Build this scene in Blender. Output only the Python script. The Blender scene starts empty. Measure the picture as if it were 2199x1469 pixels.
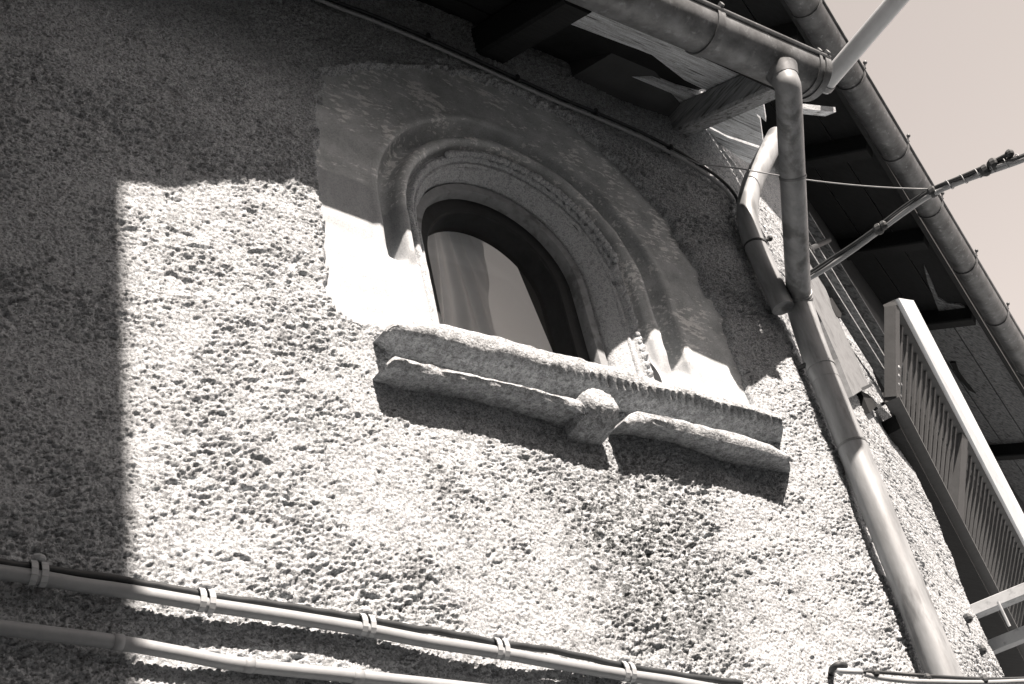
import bpy, bmesh, math, random
import numpy as np
from mathutils import Vector, Matrix

random.seed(7)
rng = np.random.default_rng(11)
SC = bpy.context.scene
COL = SC.collection

# ------------------------------------------------------------------ camera
F = 3054.0                       # focal length in pixels of the 2199 px wide photograph (a 50 mm lens)
_R = np.array([4600., 1250., F]); _R /= np.linalg.norm(_R)
_U = np.array([-950., -3968., F]); _U /= np.linalg.norm(_U)
_U = _U - _R * (_U @ _R); _U /= np.linalg.norm(_U)
_Y = np.cross(_U, _R)
M3 = np.array([_R, _Y, _U])      # world = M3 @ camera (x right, y down, z forward)
CAM = np.array([0.0, -2.4, 1.6])

cam_d = bpy.data.cameras.new('camera')
cam_d.sensor_width = 36.0
cam_d.lens = F / 2199.0 * 36.0
cam_d.clip_start = 0.05
cam_d.clip_end = 2000.0
cam = bpy.data.objects.new('camera', cam_d)
COL.objects.link(cam)
cm = Matrix.Identity(4)
for i in range(3):
    cm[i][0] = M3[i, 0]; cm[i][1] = -M3[i, 1]; cm[i][2] = -M3[i, 2]; cm[i][3] = CAM[i]
cam.matrix_world = cm
SC.camera = cam

# ------------------------------------------------------------------ light
SUN_EL, SUN_AZ = 49.0, -6.0       # azimuth measured from the wall's outward normal, + = from the right
el, az = math.radians(SUN_EL), math.radians(SUN_AZ)
to_sun = Vector((math.sin(az) * math.cos(el), -math.cos(az) * math.cos(el), math.sin(el)))
SKY_TINT = (1.0, 0.885, 0.82)
SKY_STRENGTH = 0.15
world = bpy.data.worlds.new('World')
SC.world = world
world.use_nodes = True
nt = world.node_tree
nt.nodes.clear()
sky = nt.nodes.new('ShaderNodeTexSky')
sky.sky_type = 'NISHITA'
sky.sun_disc = False
sky.sun_elevation = el
sky.sun_rotation = math.atan2(to_sun.x, to_sun.y)
sky.air_density = 1.0
sky.dust_density = 0.0
bw = nt.nodes.new('ShaderNodeRGBToBW')
tint = nt.nodes.new('ShaderNodeMix'); tint.data_type = 'RGBA'; tint.blend_type = 'MULTIPLY'
tint.inputs[0].default_value = 1.0
tint.inputs[7].default_value = (*SKY_TINT, 1)
bg = nt.nodes.new('ShaderNodeBackground')
bg.inputs['Strength'].default_value = SKY_STRENGTH
wo = nt.nodes.new('ShaderNodeOutputWorld')
nt.links.new(sky.outputs[0], bw.inputs[0])
nt.links.new(bw.outputs[0], tint.inputs[6])
nt.links.new(tint.outputs[2], bg.inputs['Color'])
nt.links.new(bg.outputs[0], wo.inputs[0])

sun_d = bpy.data.lights.new('sun', 'SUN')
sun_d.energy = 5.0
sun_d.angle = math.radians(0.53)
sun_d.color = (1.0, 0.88, 0.785)
sun = bpy.data.objects.new('sun', sun_d)
COL.objects.link(sun)
sun.location = (0, -10, 20)
sun.rotation_euler = to_sun.to_track_quat('Z', 'Y').to_euler()

vs = SC.view_settings
vs.view_transform = 'Standard'
vs.look = 'None'
vs.gamma = 1.0
vs.use_curve_mapping = False
vs.exposure = 1.68
SC.cycles.max_bounces = 8
SC.cycles.use_adaptive_sampling = False
SC.cycles.caustics_reflective = False
SC.cycles.caustics_refractive = False
SC.cycles.sample_clamp_indirect = 4.0
SC.cycles.use_denoising = True
SC.cycles.denoiser = 'OPENIMAGEDENOISE'


# ------------------------------------------------------------------ geometry helpers
def ray(px, py):
    return M3 @ np.array([(px - 1099.5) / F, (py - 734.5) / F, 1.0])


def wpt(px, py, y=0.0):
    """point seen at a photograph pixel, on the plane Y = y of the front wall"""
    r = ray(px, py)
    return CAM + r * ((y - CAM[1]) / r[1])


def hpt(px, py, z):
    r = ray(px, py)
    return CAM + r * ((z - CAM[2]) / r[2])


def zpt(px, py, d):
    return CAM + ray(px, py) * d


def ppt(px, py, p0, n):
    r = ray(px, py)
    return CAM + r * (np.dot(np.array(p0) - CAM, n) / np.dot(r, n))


TH = math.radians(24.0)          # the side wall turns away by 24 degrees at the corner
EX = np.array([math.cos(TH), math.sin(TH), 0.0])
NX = np.array([math.sin(TH), -math.cos(TH), 0.0])
QX = np.array([3.44, 0.0, 0.0])
UZ = np.array([0.0, 0.0, 1.0])


def spt(px, py, o=0.0):
    return ppt(px, py, QX + NX * o, NX)


def side(s, o, z):
    return QX + EX * s + NX * o + UZ * z


def link(name, verts, faces, mat, parent=None, smooth=False):
    me = bpy.data.meshes.new(name)
    me.from_pydata([tuple(map(float, v)) for v in verts], [], faces)
    me.materials.append(mat)
    bm = bmesh.new(); bm.from_mesh(me)
    bmesh.ops.recalc_face_normals(bm, faces=bm.faces)
    bm.to_mesh(me); bm.free()
    if smooth:
        me.shade_smooth()
    me.update()
    o = bpy.data.objects.new(name, me)
    COL.objects.link(o)
    if parent is not None:
        o.parent = parent
        if parent.parent is None:
            o.location = tuple(-np.array(parent.location))
    return o


def thing(name, label, cat, loc=(0, 0, 0), group=None, kind=None):
    o = bpy.data.objects.new(name, None)
    COL.objects.link(o)
    o.location = tuple(map(float, loc))
    o.empty_display_size = 0.1
    o['label'] = label; o['category'] = cat
    if group: o['group'] = group
    if kind: o['kind'] = kind
    return o


class MB:
    """collects shapes into one mesh"""
    def __init__(self): self.v = []; self.f = []

    def add(self, vs, fs):
        b = len(self.v)
        self.v += [np.array(p, float) for p in vs]
        self.f += [tuple(b + i for i in f) for f in fs]
        return self

    def tube(self, pts, r, n=10, caps=True, squash=1.0):
        pts = [np.array(p, float) for p in pts]
        rs = r if hasattr(r, '__len__') else [r] * len(pts)
        t0 = pts[1] - pts[0]; t0 /= np.linalg.norm(t0)
        a = np.array([0, 0, 1.0]) if abs(t0[2]) < .9 else np.array([1.0, 0, 0])
        u = np.cross(t0, a); u /= np.linalg.norm(u)
        vs, fs = [], []
        for i, p in enumerate(pts):
            t = (pts[min(i + 1, len(pts) - 1)] - pts[max(i - 1, 0)]); t /= np.linalg.norm(t)
            u = u - t * (u @ t); u /= np.linalg.norm(u)
            w = np.cross(t, u)
            for k in range(n):
                q = 2 * math.pi * k / n
                vs.append(p + rs[i] * (math.cos(q) * u + squash * math.sin(q) * w))
        for i in range(len(pts) - 1):
            for k in range(n):
                k2 = (k + 1) % n
                fs.append((i * n + k, i * n + k2, (i + 1) * n + k2, (i + 1) * n + k))
        if caps:
            fs.append(tuple(range(n - 1, -1, -1)))
            fs.append(tuple((len(pts) - 1) * n + k for k in range(n)))
        return self.add(vs, fs)

    def bar(self, p0, p1, w, h, up=UZ, bev=0.0):
        """box from p0 to p1; w across, h along up; p0,p1 on the centre line"""
        p0 = np.array(p0, float); p1 = np.array(p1, float)
        t = p1 - p0; t /= np.linalg.norm(t)
        u = np.array(up, float); u = u - t * (u @ t); u /= np.linalg.norm(u)
        s = np.cross(t, u)
        if bev > 0:
            c = [(-w/2+bev, -h/2), (w/2-bev, -h/2), (w/2, -h/2+bev), (w/2, h/2-bev), (w/2-bev, h/2), (-w/2+bev, h/2), (-w/2, h/2-bev), (-w/2, -h/2+bev)]
        else:
            c = [(-w/2, -h/2), (w/2, -h/2), (w/2, h/2), (-w/2, h/2)]
        n = len(c)
        vs = [p + s * a + u * b for p in (p0, p1) for a, b in c]
        fs = [(i, (i + 1) % n, n + (i + 1) % n, n + i) for i in range(n)]
        fs += [tuple(range(n - 1, -1, -1)), tuple(range(n, 2 * n))]
        return self.add(vs, fs)

    def box(self, lo, hi):
        x0, y0, z0 = lo; x1, y1, z1 = hi
        vs = [(x, y, z) for z in (z0, z1) for y in (y0, y1) for x in (x0, x1)]
        return self.add(vs, [(0, 2, 3, 1), (4, 5, 7, 6), (0, 1, 5, 4), (2, 6, 7, 3), (0, 4, 6, 2), (1, 3, 7, 5)])

    def sbox(self, s0, s1, o0, o1, z0, z1):
        vs = [side(s, o, z) for z in (z0, z1) for o in (o0, o1) for s in (s0, s1)]
        return self.add(vs, [(0, 2, 3, 1), (4, 5, 7, 6), (0, 1, 5, 4), (2, 6, 7, 3), (0, 4, 6, 2), (1, 3, 7, 5)])

    def plate(self, pts, n, th):
        pts = [np.array(p, float) for p in pts]; k = len(pts)
        n = np.array(n, float); n /= np.linalg.norm(n)
        vs = pts + [p + n * th for p in pts]
        fs = [tuple(range(k)), tuple(range(2 * k - 1, k - 1, -1))]
        fs += [(i, i + k, (i + 1) % k + k, (i + 1) % k) for i in range(k)]
        return self.add(vs, fs)

    def sphere(self, c, r, n=8, m=6, sc=(1, 1, 1)):
        vs = []; fs = []
        for j in range(m + 1):
            a = math.pi * j / m
            for i in range(n):
                b = 2 * math.pi * i / n
                vs.append(np.array(c) + r * np.array([math.sin(a) * math.cos(b) * sc[0], math.sin(a) * math.sin(b) * sc[1], math.cos(a) * sc[2]]))
        for j in range(m):
            for i in range(n):
                fs.append((j * n + i, j * n + (i + 1) % n, (j + 1) * n + (i + 1) % n, (j + 1) * n + i))
        return self.add(vs, fs)

    def build(self, name, mat, parent=None, smooth=False):
        return link(name, self.v, self.f, mat, parent, smooth)


def spline(pts, n=8):
    """Catmull-Rom through the points"""
    P = [np.array(p, float) for p in pts]
    P = [2 * P[0] - P[1]] + P + [2 * P[-1] - P[-2]]
    out = []
    for i in range(1, len(P) - 2):
        for k in range(n):
            t = k / n
            out.append(.5 * ((2 * P[i]) + (-P[i-1] + P[i+1]) * t + (2*P[i-1] - 5*P[i] + 4*P[i+1] - P[i+2]) * t*t + (-P[i-1] + 3*P[i] - 3*P[i+1] + P[i+2]) * t**3))
    out.append(P[-2])
    return out


def smooth_by_angle(o, deg=40):
    me = o.data
    me.shade_smooth()
    bm = bmesh.new(); bm.from_mesh(me)
    for e_ in bm.edges:
        if len(e_.link_faces) == 2:
            e_.smooth = e_.calc_face_angle(0) < math.radians(deg)
    bm.to_mesh(me); bm.free()
    return o


# ------------------------------------------------------------------ materials
def mat(name, v, rough=.85, metal=0., var=.25, scale=30., stretch=(1, 1, 1), bump=.3, bscale=120., bdist=.004,
        blotch=None, spec=.3, tintc=None, detail=6):
    """v albedo; var relative fine variation; blotch = (albedo, scale, lo, hi) a second tone in patches"""
    m = bpy.data.materials.new(name); m.use_nodes = True
    n = m.node_tree; N = n.nodes; L = n.links
    b = N['Principled BSDF']
    b.inputs['Roughness'].default_value = rough
    b.inputs['Metallic'].default_value = metal
    b.inputs['Specular IOR Level'].default_value = spec
    tc = N.new('ShaderNodeTexCoord'); mp = N.new('ShaderNodeMapping')
    mp.inputs['Scale'].default_value = stretch
    L.new(tc.outputs['Object'], mp.inputs['Vector'])
    no = N.new('ShaderNodeTexNoise'); no.inputs['Scale'].default_value = scale
    no.inputs['Detail'].default_value = detail; no.inputs['Roughness'].default_value = .65
    L.new(mp.outputs[0], no.inputs['Vector'])
    tn = tintc or (.95, 1., 1.045)
    cr = N.new('ShaderNodeValToRGB')
    cr.color_ramp.elements[0].position = .3; cr.color_ramp.elements[1].position = .7
    for i, k in ((0, 1 - var), (1, 1 + var)):
        cr.color_ramp.elements[i].color = (min(1, v*k*tn[0]), min(1, v*k*tn[1]), min(1, v*k*tn[2]), 1)
    L.new(no.outputs[0], cr.inputs[0])
    out = cr.outputs[0]
    if blotch:
        bv, bs, lo, hi = blotch
        n2 = N.new('ShaderNodeTexNoise'); n2.inputs['Scale'].default_value = bs; n2.inputs['Detail'].default_value = 8
        n2.inputs['Roughness'].default_value = .6
        L.new(mp.outputs[0], n2.inputs['Vector'])
        mr = N.new('ShaderNodeMapRange'); mr.interpolation_type = 'SMOOTHSTEP'
        mr.inputs['From Min'].default_value = lo; mr.inputs['From Max'].default_value = hi
        L.new(n2.outputs[0], mr.inputs[0])
        mx = N.new('ShaderNodeMix'); mx.data_type = 'RGBA'
        L.new(mr.outputs[0], mx.inputs[0]); L.new(out, mx.inputs[6])
        mx.inputs[7].default_value = (bv*tn[0], bv*tn[1], bv*tn[2], 1)
        out = mx.outputs[2]
    L.new(out, b.inputs['Base Color'])
    if bump > 0:
        n3 = N.new('ShaderNodeTexNoise'); n3.inputs['Scale'].default_value = bscale; n3.inputs['Detail'].default_value = 5
        L.new(mp.outputs[0], n3.inputs['Vector'])
        bp = N.new('ShaderNodeBump'); bp.inputs['Strength'].default_value = bump; bp.inputs['Distance'].default_value = bdist
        L.new(n3.outputs[0], bp.inputs['Height']); L.new(bp.outputs[0], b.inputs['Normal'])
    m['_col'] = 1
    return m


def mixin(m, build):
    """insert extra colour nodes in front of Base Color: build(nodes, links, colour socket, texcoord) -> new socket"""
    n = m.node_tree; b = n.nodes['Principled BSDF']
    src = b.inputs['Base Color'].links[0].from_socket
    tc = next(x for x in n.nodes if x.bl_idname == 'ShaderNodeTexCoord')
    n.links.new(build(n.nodes, n.links, src, tc), b.inputs['Base Color'])


BLUE = (.86, .97, 1.06)
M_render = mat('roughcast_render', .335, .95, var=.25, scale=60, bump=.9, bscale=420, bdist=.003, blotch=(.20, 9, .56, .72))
M_plaster = mat('surround_plaster', .35, .9, var=.10, scale=45, stretch=(1, 1, .35), bump=.35, bscale=160, bdist=.002)
M_stone = mat('carved_stone', .42, .92, var=.3, scale=40, bump=.8, bscale=170, bdist=.004, blotch=(.27, 40, .46, .7))
M_sill = mat('sill_stone', .35, .93, var=.35, scale=38, bump=.9, bscale=150, bdist=.005, blotch=(.17, 70, .42, .72))
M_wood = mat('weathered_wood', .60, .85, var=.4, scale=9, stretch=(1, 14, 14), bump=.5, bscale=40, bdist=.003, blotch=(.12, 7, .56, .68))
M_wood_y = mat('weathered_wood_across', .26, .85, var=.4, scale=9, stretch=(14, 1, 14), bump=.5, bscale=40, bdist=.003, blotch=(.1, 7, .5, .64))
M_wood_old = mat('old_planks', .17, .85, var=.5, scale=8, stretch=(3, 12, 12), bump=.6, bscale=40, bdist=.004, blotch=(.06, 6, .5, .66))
M_wood_shade = mat('shaded_wood', .012, .85, var=.4, scale=9, stretch=(1, 10, 10), bump=.5, bscale=40, bdist=.003, tintc=BLUE)  # near-black copy of the wood, deep eave shade put into its colour
M_gap_shade = mat('gap_shade', .012, .9, var=.4, scale=12, bump=.2, tintc=BLUE)  # near-black, paints in the shade of roof gaps and holes
M_zinc = mat('aged_zinc', .15, .5, metal=.25, var=.5, scale=14, bump=.08, bscale=60, bdist=.002, blotch=(.24, 34, .54, .7), spec=.4)
M_pipe = mat('pipe_metal', .25, .5, metal=.1, var=.3, scale=18, stretch=(1, 1, .22), bump=.05, bscale=50, bdist=.002, blotch=(.12, 13, .5, .66), spec=.45)
M_copper = mat('gutter_metal', .09, .5, metal=.3, var=.5, scale=12, bump=.08, bscale=60, bdist=.002, blotch=(.19, 40, .56, .72), spec=.4)
M_cable = mat('black_rubber', .03, .5, var=.3, scale=30, bump=.1, spec=.4, tintc=BLUE)
M_conduit = mat('grey_plastic', .26, .55, var=.10, scale=25, bump=.08, spec=.35)
M_strap = mat('clip_plastic', .36, .5, var=.1, scale=30, bump=.1, spec=.4)
M_iron = mat('black_iron', .03, .6, var=.4, scale=40, bump=.2, spec=.4, tintc=BLUE)
M_bracket = mat('grey_bracket_paint', .34, .6, var=.12, scale=25, bump=.1, blotch=(.2, 18, .55, .7))
M_pole = mat('pale_pole_metal', .42, .45, metal=.1, var=.08, scale=20, bump=.05, spec=.45)
M_paint = mat('white_paint', .72, .6, var=.06, scale=25, stretch=(.3, .3, 1), bump=.1, bscale=80, bdist=.002, blotch=(.6, 18, .58, .7))
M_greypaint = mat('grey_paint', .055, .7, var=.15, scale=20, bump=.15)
M_sash = mat('dark_sash_paint', .018, .6, var=.4, scale=20, bump=.2, spec=.3, tintc=BLUE)
M_frame = mat('window_frame_wood', .24, .8, var=.2, scale=25, bump=.25, blotch=(.14, 14, .52, .66))
M_curtain2 = mat('pale_cloth', .9, .95, var=.02, scale=8, bump=0)
M_curtain = mat('curtain_cloth', .80, .95, var=.05, scale=8, bump=.15, bscale=500, bdist=.0006, spec=.1)
M_panel = mat('cement_panel', .16, .9, var=.14, scale=40, bump=.3, bscale=200, bdist=.002, blotch=(.11, 12, .5, .68))
M_dark = mat('dark_interior', .03, .95, var=.2, scale=5, bump=0, tintc=BLUE)
M_room = mat('room_plaster', .5, .95, var=.1, scale=5, bump=0)
M_ground = mat('cobble_ground', .26, .95, var=.3, scale=3, bump=.5, bscale=14, bdist=.02)
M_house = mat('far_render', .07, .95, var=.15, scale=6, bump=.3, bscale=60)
M_alley = mat('alley_render', .08, .95, var=.15, scale=6, bump=.3, bscale=60)
M_tile = mat('roof_tile', .14, .9, var=.3, scale=8, bump=.3)

M_glass = bpy.data.materials.new('window_glass'); M_glass.use_nodes = True
_n = M_glass.node_tree; _n.nodes.clear()
_o = _n.nodes.new('ShaderNodeOutputMaterial'); _m = _n.nodes.new('ShaderNodeMixShader')
_t = _n.nodes.new('ShaderNodeBsdfTransparent'); _g = _n.nodes.new('ShaderNodeBsdfGlossy'); _f = _n.nodes.new('ShaderNodeLayerWeight'); _p = _n.nodes.new('ShaderNodeMath'); _q = _n.nodes.new('ShaderNodeMath')
_t.inputs[0].default_value = (.96, .94, .92, 1); _g.inputs['Roughness'].default_value = .02; _f.inputs[0].default_value = .5; _p.operation = 'POWER'; _p.inputs[1].default_value = 5; _q.operation = 'MULTIPLY_ADD'; _q.inputs[1].default_value = .9; _q.inputs[2].default_value = .05
_n.links.new(_f.outputs['Facing'], _p.inputs[0]); _n.links.new(_p.outputs[0], _q.inputs[0])
_n.links.new(_q.outputs[0], _m.inputs[0]); _n.links.new(_t.outputs[0], _m.inputs[1]); _n.links.new(_g.outputs[0], _m.inputs[2])
_n.links.new(_m.outputs[0], _o.inputs[0])


def translucent(m, k):
    n = m.node_tree; b = n.nodes['Principled BSDF']
    t = n.nodes.new('ShaderNodeBsdfTranslucent'); x = n.nodes.new('ShaderNodeMixShader'); x.inputs[0].default_value = k
    n.links.new(b.inputs['Base Color'].links[0].from_socket, t.inputs[0])
    o = next(q_ for q_ in n.nodes if q_.bl_idname == 'ShaderNodeOutputMaterial')
    n.links.new(b.outputs[0], x.inputs[1]); n.links.new(t.outputs[0], x.inputs[2]); n.links.new(x.outputs[0], o.inputs[0])


translucent(M_curtain, .35)
translucent(M_curtain2, .6)


def stain_render(N, L, src, tc):
    """dark weathered patch below the sill"""
    c = wpt(1390, 1190)
    mp = N.new('ShaderNodeMapping'); mp.vector_type = 'POINT'
    mp.inputs['Location'].default_value = (-c[0] / .40, 0, -c[2] / .46)
    mp.inputs['Scale'].default_value = (1 / .40, 0, 1 / .46)
    L.new(tc.outputs['Object'], mp.inputs['Vector'])
    ln = N.new('ShaderNodeVectorMath'); ln.operation = 'LENGTH'
    L.new(mp.outputs[0], ln.inputs[0])
    mr = N.new('ShaderNodeMapRange'); mr.interpolation_type = 'SMOOTHSTEP'
    mr.inputs['From Min'].default_value = 1.15; mr.inputs['From Max'].default_value = .25
    L.new(ln.outputs['Value'], mr.inputs[0])
    no = N.new('ShaderNodeTexNoise'); no.inputs['Scale'].default_value = 55; no.inputs['Detail'].default_value = 5
    no.inputs['Roughness'].default_value = .7
    L.new(tc.outputs['Object'], no.inputs['Vector'])
    m2 = N.new('ShaderNodeMapRange'); m2.interpolation_type = 'SMOOTHSTEP'
    m2.inputs['From Min'].default_value = .47; m2.inputs['From Max'].default_value = .58
    L.new(no.outputs[0], m2.inputs[0])
    mu = N.new('ShaderNodeMath'); mu.operation = 'MULTIPLY'
    L.new(mr.outputs[0], mu.inputs[0]); L.new(m2.outputs[0], mu.inputs[1])
    mx = N.new('ShaderNodeMix'); mx.data_type = 'RGBA'
    L.new(mu.outputs[0], mx.inputs[0]); L.new(src, mx.inputs[6])
    mx.inputs[7].default_value = (.055, .06, .062, 1)
    return mx.outputs[2]


mixin(M_render, stain_render)


def grit(scale, lo, hi, dark, light):
    """separate dark and pale sand grains in the coat"""
    def f(N, L, src, tc):
        vo = N.new('ShaderNodeTexVoronoi'); vo.inputs['Scale'].default_value = scale
        L.new(tc.outputs['Object'], vo.inputs['Vector'])
        sp = N.new('ShaderNodeSeparateColor'); L.new(vo.outputs['Color'], sp.inputs[0])
        mr = N.new('ShaderNodeMapRange'); L.new(sp.outputs[0], mr.inputs[0])
        mr.inputs['From Min'].default_value = lo; mr.inputs['From Max'].default_value = hi
        mr.inputs['To Min'].default_value = dark; mr.inputs['To Max'].default_value = light
        vm = N.new('ShaderNodeVectorMath'); vm.operation = 'SCALE'
        L.new(src, vm.inputs[0]); L.new(mr.outputs[0], vm.inputs['Scale'])
        return vm.outputs[0]
    return f


mixin(M_render, grit(260, .0, .75, .52, 1.27))


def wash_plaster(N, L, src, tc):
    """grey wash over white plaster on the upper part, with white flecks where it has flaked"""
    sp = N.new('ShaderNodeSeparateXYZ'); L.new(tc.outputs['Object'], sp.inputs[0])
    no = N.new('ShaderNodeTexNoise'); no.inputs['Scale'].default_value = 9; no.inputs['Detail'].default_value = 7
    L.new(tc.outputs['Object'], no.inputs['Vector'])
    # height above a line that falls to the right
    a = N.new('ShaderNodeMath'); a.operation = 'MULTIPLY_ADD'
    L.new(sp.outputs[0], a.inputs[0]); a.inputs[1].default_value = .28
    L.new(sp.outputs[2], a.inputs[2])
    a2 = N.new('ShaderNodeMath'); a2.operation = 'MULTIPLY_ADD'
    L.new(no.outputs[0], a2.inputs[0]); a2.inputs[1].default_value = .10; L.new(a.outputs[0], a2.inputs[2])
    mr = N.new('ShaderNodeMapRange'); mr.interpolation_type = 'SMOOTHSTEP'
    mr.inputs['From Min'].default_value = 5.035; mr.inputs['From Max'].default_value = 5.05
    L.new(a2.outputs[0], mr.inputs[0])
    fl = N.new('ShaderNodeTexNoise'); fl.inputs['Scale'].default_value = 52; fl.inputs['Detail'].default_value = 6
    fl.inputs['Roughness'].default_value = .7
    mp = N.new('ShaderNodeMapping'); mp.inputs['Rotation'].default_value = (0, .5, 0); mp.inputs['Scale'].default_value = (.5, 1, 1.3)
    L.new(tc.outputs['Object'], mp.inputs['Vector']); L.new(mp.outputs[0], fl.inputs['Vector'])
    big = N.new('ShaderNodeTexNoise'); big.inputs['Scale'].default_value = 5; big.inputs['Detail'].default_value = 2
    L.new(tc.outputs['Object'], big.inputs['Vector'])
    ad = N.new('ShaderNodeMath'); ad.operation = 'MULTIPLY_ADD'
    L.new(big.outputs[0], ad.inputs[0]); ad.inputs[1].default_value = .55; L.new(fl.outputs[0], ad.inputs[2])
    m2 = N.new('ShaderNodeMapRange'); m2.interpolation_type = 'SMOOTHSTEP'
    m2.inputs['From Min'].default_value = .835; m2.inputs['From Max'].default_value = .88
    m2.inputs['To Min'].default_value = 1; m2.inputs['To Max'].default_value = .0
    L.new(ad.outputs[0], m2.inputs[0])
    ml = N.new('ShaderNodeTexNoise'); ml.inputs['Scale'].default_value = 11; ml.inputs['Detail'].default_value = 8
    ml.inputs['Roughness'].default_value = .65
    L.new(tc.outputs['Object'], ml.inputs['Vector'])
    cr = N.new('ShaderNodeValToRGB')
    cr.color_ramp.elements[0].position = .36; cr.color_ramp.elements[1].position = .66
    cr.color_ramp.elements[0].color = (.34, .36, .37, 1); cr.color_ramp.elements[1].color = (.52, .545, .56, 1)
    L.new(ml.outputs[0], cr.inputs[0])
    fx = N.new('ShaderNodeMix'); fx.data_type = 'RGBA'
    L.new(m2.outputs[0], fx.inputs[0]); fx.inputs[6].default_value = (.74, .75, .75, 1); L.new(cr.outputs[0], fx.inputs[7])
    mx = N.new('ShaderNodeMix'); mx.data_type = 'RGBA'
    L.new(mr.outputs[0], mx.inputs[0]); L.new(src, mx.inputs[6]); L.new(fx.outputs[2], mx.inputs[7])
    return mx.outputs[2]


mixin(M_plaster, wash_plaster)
mixin(M_plaster, grit(420, .0, .5, .78, 1.05))
mixin(M_stone, grit(330, .0, .6, .66, 1.12))
mixin(M_sill, grit(300, .0, .6, .6, 1.15))
mixin(M_wood, grit(520, .0, .6, .7, 1.1))

# ------------------------------------------------------------------ the ground and the unseen house and added block across the alley
g = MB().plate([(-400, -400, 0), (400, -400, 0), (400, 400, 0), (-400, 400, 0)], (0, 0, -1), .5).build('ground', M_ground)
g['kind'] = 'structure'

op = thing('opposite_house', 'plain rendered house across the alley behind the viewer', 'house', (-6, -8, 0))
MB().plate([(.675, -3.4, 0), (-.9, -12, 0), (-16, -12, 0), (-16, -3.4, 0)], (0, 0, 1), 8.4).build('wall', M_alley, op)
op2 = thing('sky_block', 'unseen plain block behind the viewer, added to cut the sky light', 'house', (8, -8, 0))
MB().box((1.06, -12, 0), (14, -5.8, 6.3)).build('wall', M_alley, op2)  # added block, holds back sky light to deepen the wall's shade

# ------------------------------------------------------------------ the old house: roughcast wall
house = thing('old_house', 'old house of pale roughcast render around the round-arched window', 'house', (2.4, .2, 0))


def smooth01(a, b, x):
    t = np.clip((x - a) / (b - a), 0, 1)
    return t * t * (3 - 2 * t)


def gnoise(shape, sx, sz, ang=0.0):
    """gaussian-filtered white noise with unit deviation; sigmas in samples"""
    w = rng.standard_normal(shape)
    fz = np.fft.fftfreq(shape[0])[:, None]; fx = np.fft.rfftfreq(shape[1])[None, :]
    ca, sa = math.cos(ang), math.sin(ang)
    gx = fx * ca + fz * sa; gz = -fx * sa + fz * ca
    k = np.exp(-2 * math.pi**2 * ((gx * sx)**2 + (gz * sz)**2))
    o = np.fft.irfft2(np.fft.rfft2(w) * k, s=shape)
    return o / o.std()


# outline of the plaster surround, read off the photograph
OUTL = np.array([wpt(*p)[[0, 2]] for p in [(850, 730), (800, 712), (745, 690), (712, 662), (703, 630), (697, 560), (683, 440), (676, 340), (678, 230), (698, 158), (740, 147), (800, 146), (900, 140), (1000, 155),
                                            (1100, 190), (1200, 238), (1300, 325), (1370, 385), (1440, 470), (1500, 572), (1560, 700), (1610, 830), (1618, 880)]])


def poly_sd(px, pz, poly):
    """signed distance to a closed polygon, negative inside"""
    d = np.full(px.shape, 1e9); ins = np.zeros(px.shape, bool)
    n = len(poly)
    for i in range(n):
        a = poly[i]; b = poly[(i + 1) % n]
        ex, ez = b - a
        wx = px - a[0]; wz = pz - a[1]
        t = np.clip((wx * ex + wz * ez) / (ex * ex + ez * ez), 0, 1)
        d = np.minimum(d, (wx - ex * t)**2 + (wz - ez * t)**2)
        c = ((a[1] <= pz) & (b[1] > pz)) | ((b[1] <= pz) & (a[1] > pz))
        with np.errstate(divide='ignore', invalid='ignore'):
            ins ^= c & (px < a[0] + (pz - a[1]) / (b[1] - a[1] + 1e-12) * ex)
    d = np.sqrt(d)
    return np.where(ins, -d, d)


ST = .0030
TC = .06                                           # tangent length of the rounded corner
XA = QX[0] - TC; RC = TC / math.tan(TH / 2); ARC = RC * TH
S_END = 1.69                                       # where the side wall stops
u_dense = np.arange(.55, XA + ARC + .0, ST)
u_side = np.arange(XA + ARC, XA + ARC + S_END - TC + 1e-6, .006)
u = np.concatenate([np.arange(-6, .5, .25), u_dense, u_side])
U_END = u[-1]
u = np.concatenate([u, U_END + np.array([.004, .010, .018, .03, .05, .1, .3, .8])])
z = np.concatenate([np.arange(0, 2.6, .2), np.arange(2.66, 5.62, ST), [5.8, 6.2, 6.6]])
nu, nz = len(u), len(z)


def wall_frame(u):
    """position (x, y) and outward normal along the wall's run"""
    x = np.zeros_like(u); y = np.zeros_like(u); nx = np.zeros_like(u); ny = -np.ones_like(u)
    a = u <= XA
    x[a] = u[a]
    b = (u > XA) & (u <= XA + ARC)
    t = (u[b] - XA) / RC
    x[b] = XA + RC * np.sin(t); y[b] = RC * (1 - np.cos(t)); nx[b] = np.sin(t); ny[b] = -np.cos(t)
    c = (u > XA + ARC) & (u <= U_END)
    s = TC + (u[c] - XA - ARC)
    x[c] = QX[0] + EX[0] * s; y[c] = QX[1] + EX[1] * s; nx[c] = NX[0]; ny[c] = NX[1]
    d = u > U_END
    k = u[d] - U_END
    r_ = .03
    tt = np.minimum(k / r_, math.pi / 2)
    sE = TC + U_END - XA - ARC
    ss = sE + r_ * np.sin(tt); oo = -r_ * (1 - np.cos(tt)) - np.maximum(0, k - r_ * math.pi / 2)
    x[d] = QX[0] + EX[0] * ss + NX[0] * oo; y[d] = QX[1] + EX[1] * ss + NX[1] * oo
    nx[d] = NX[0] * np.cos(tt) + EX[0] * np.sin(tt); ny[d] = NX[1] * np.cos(tt) + EX[1] * np.sin(tt)
    return x, y, nx, ny


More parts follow.
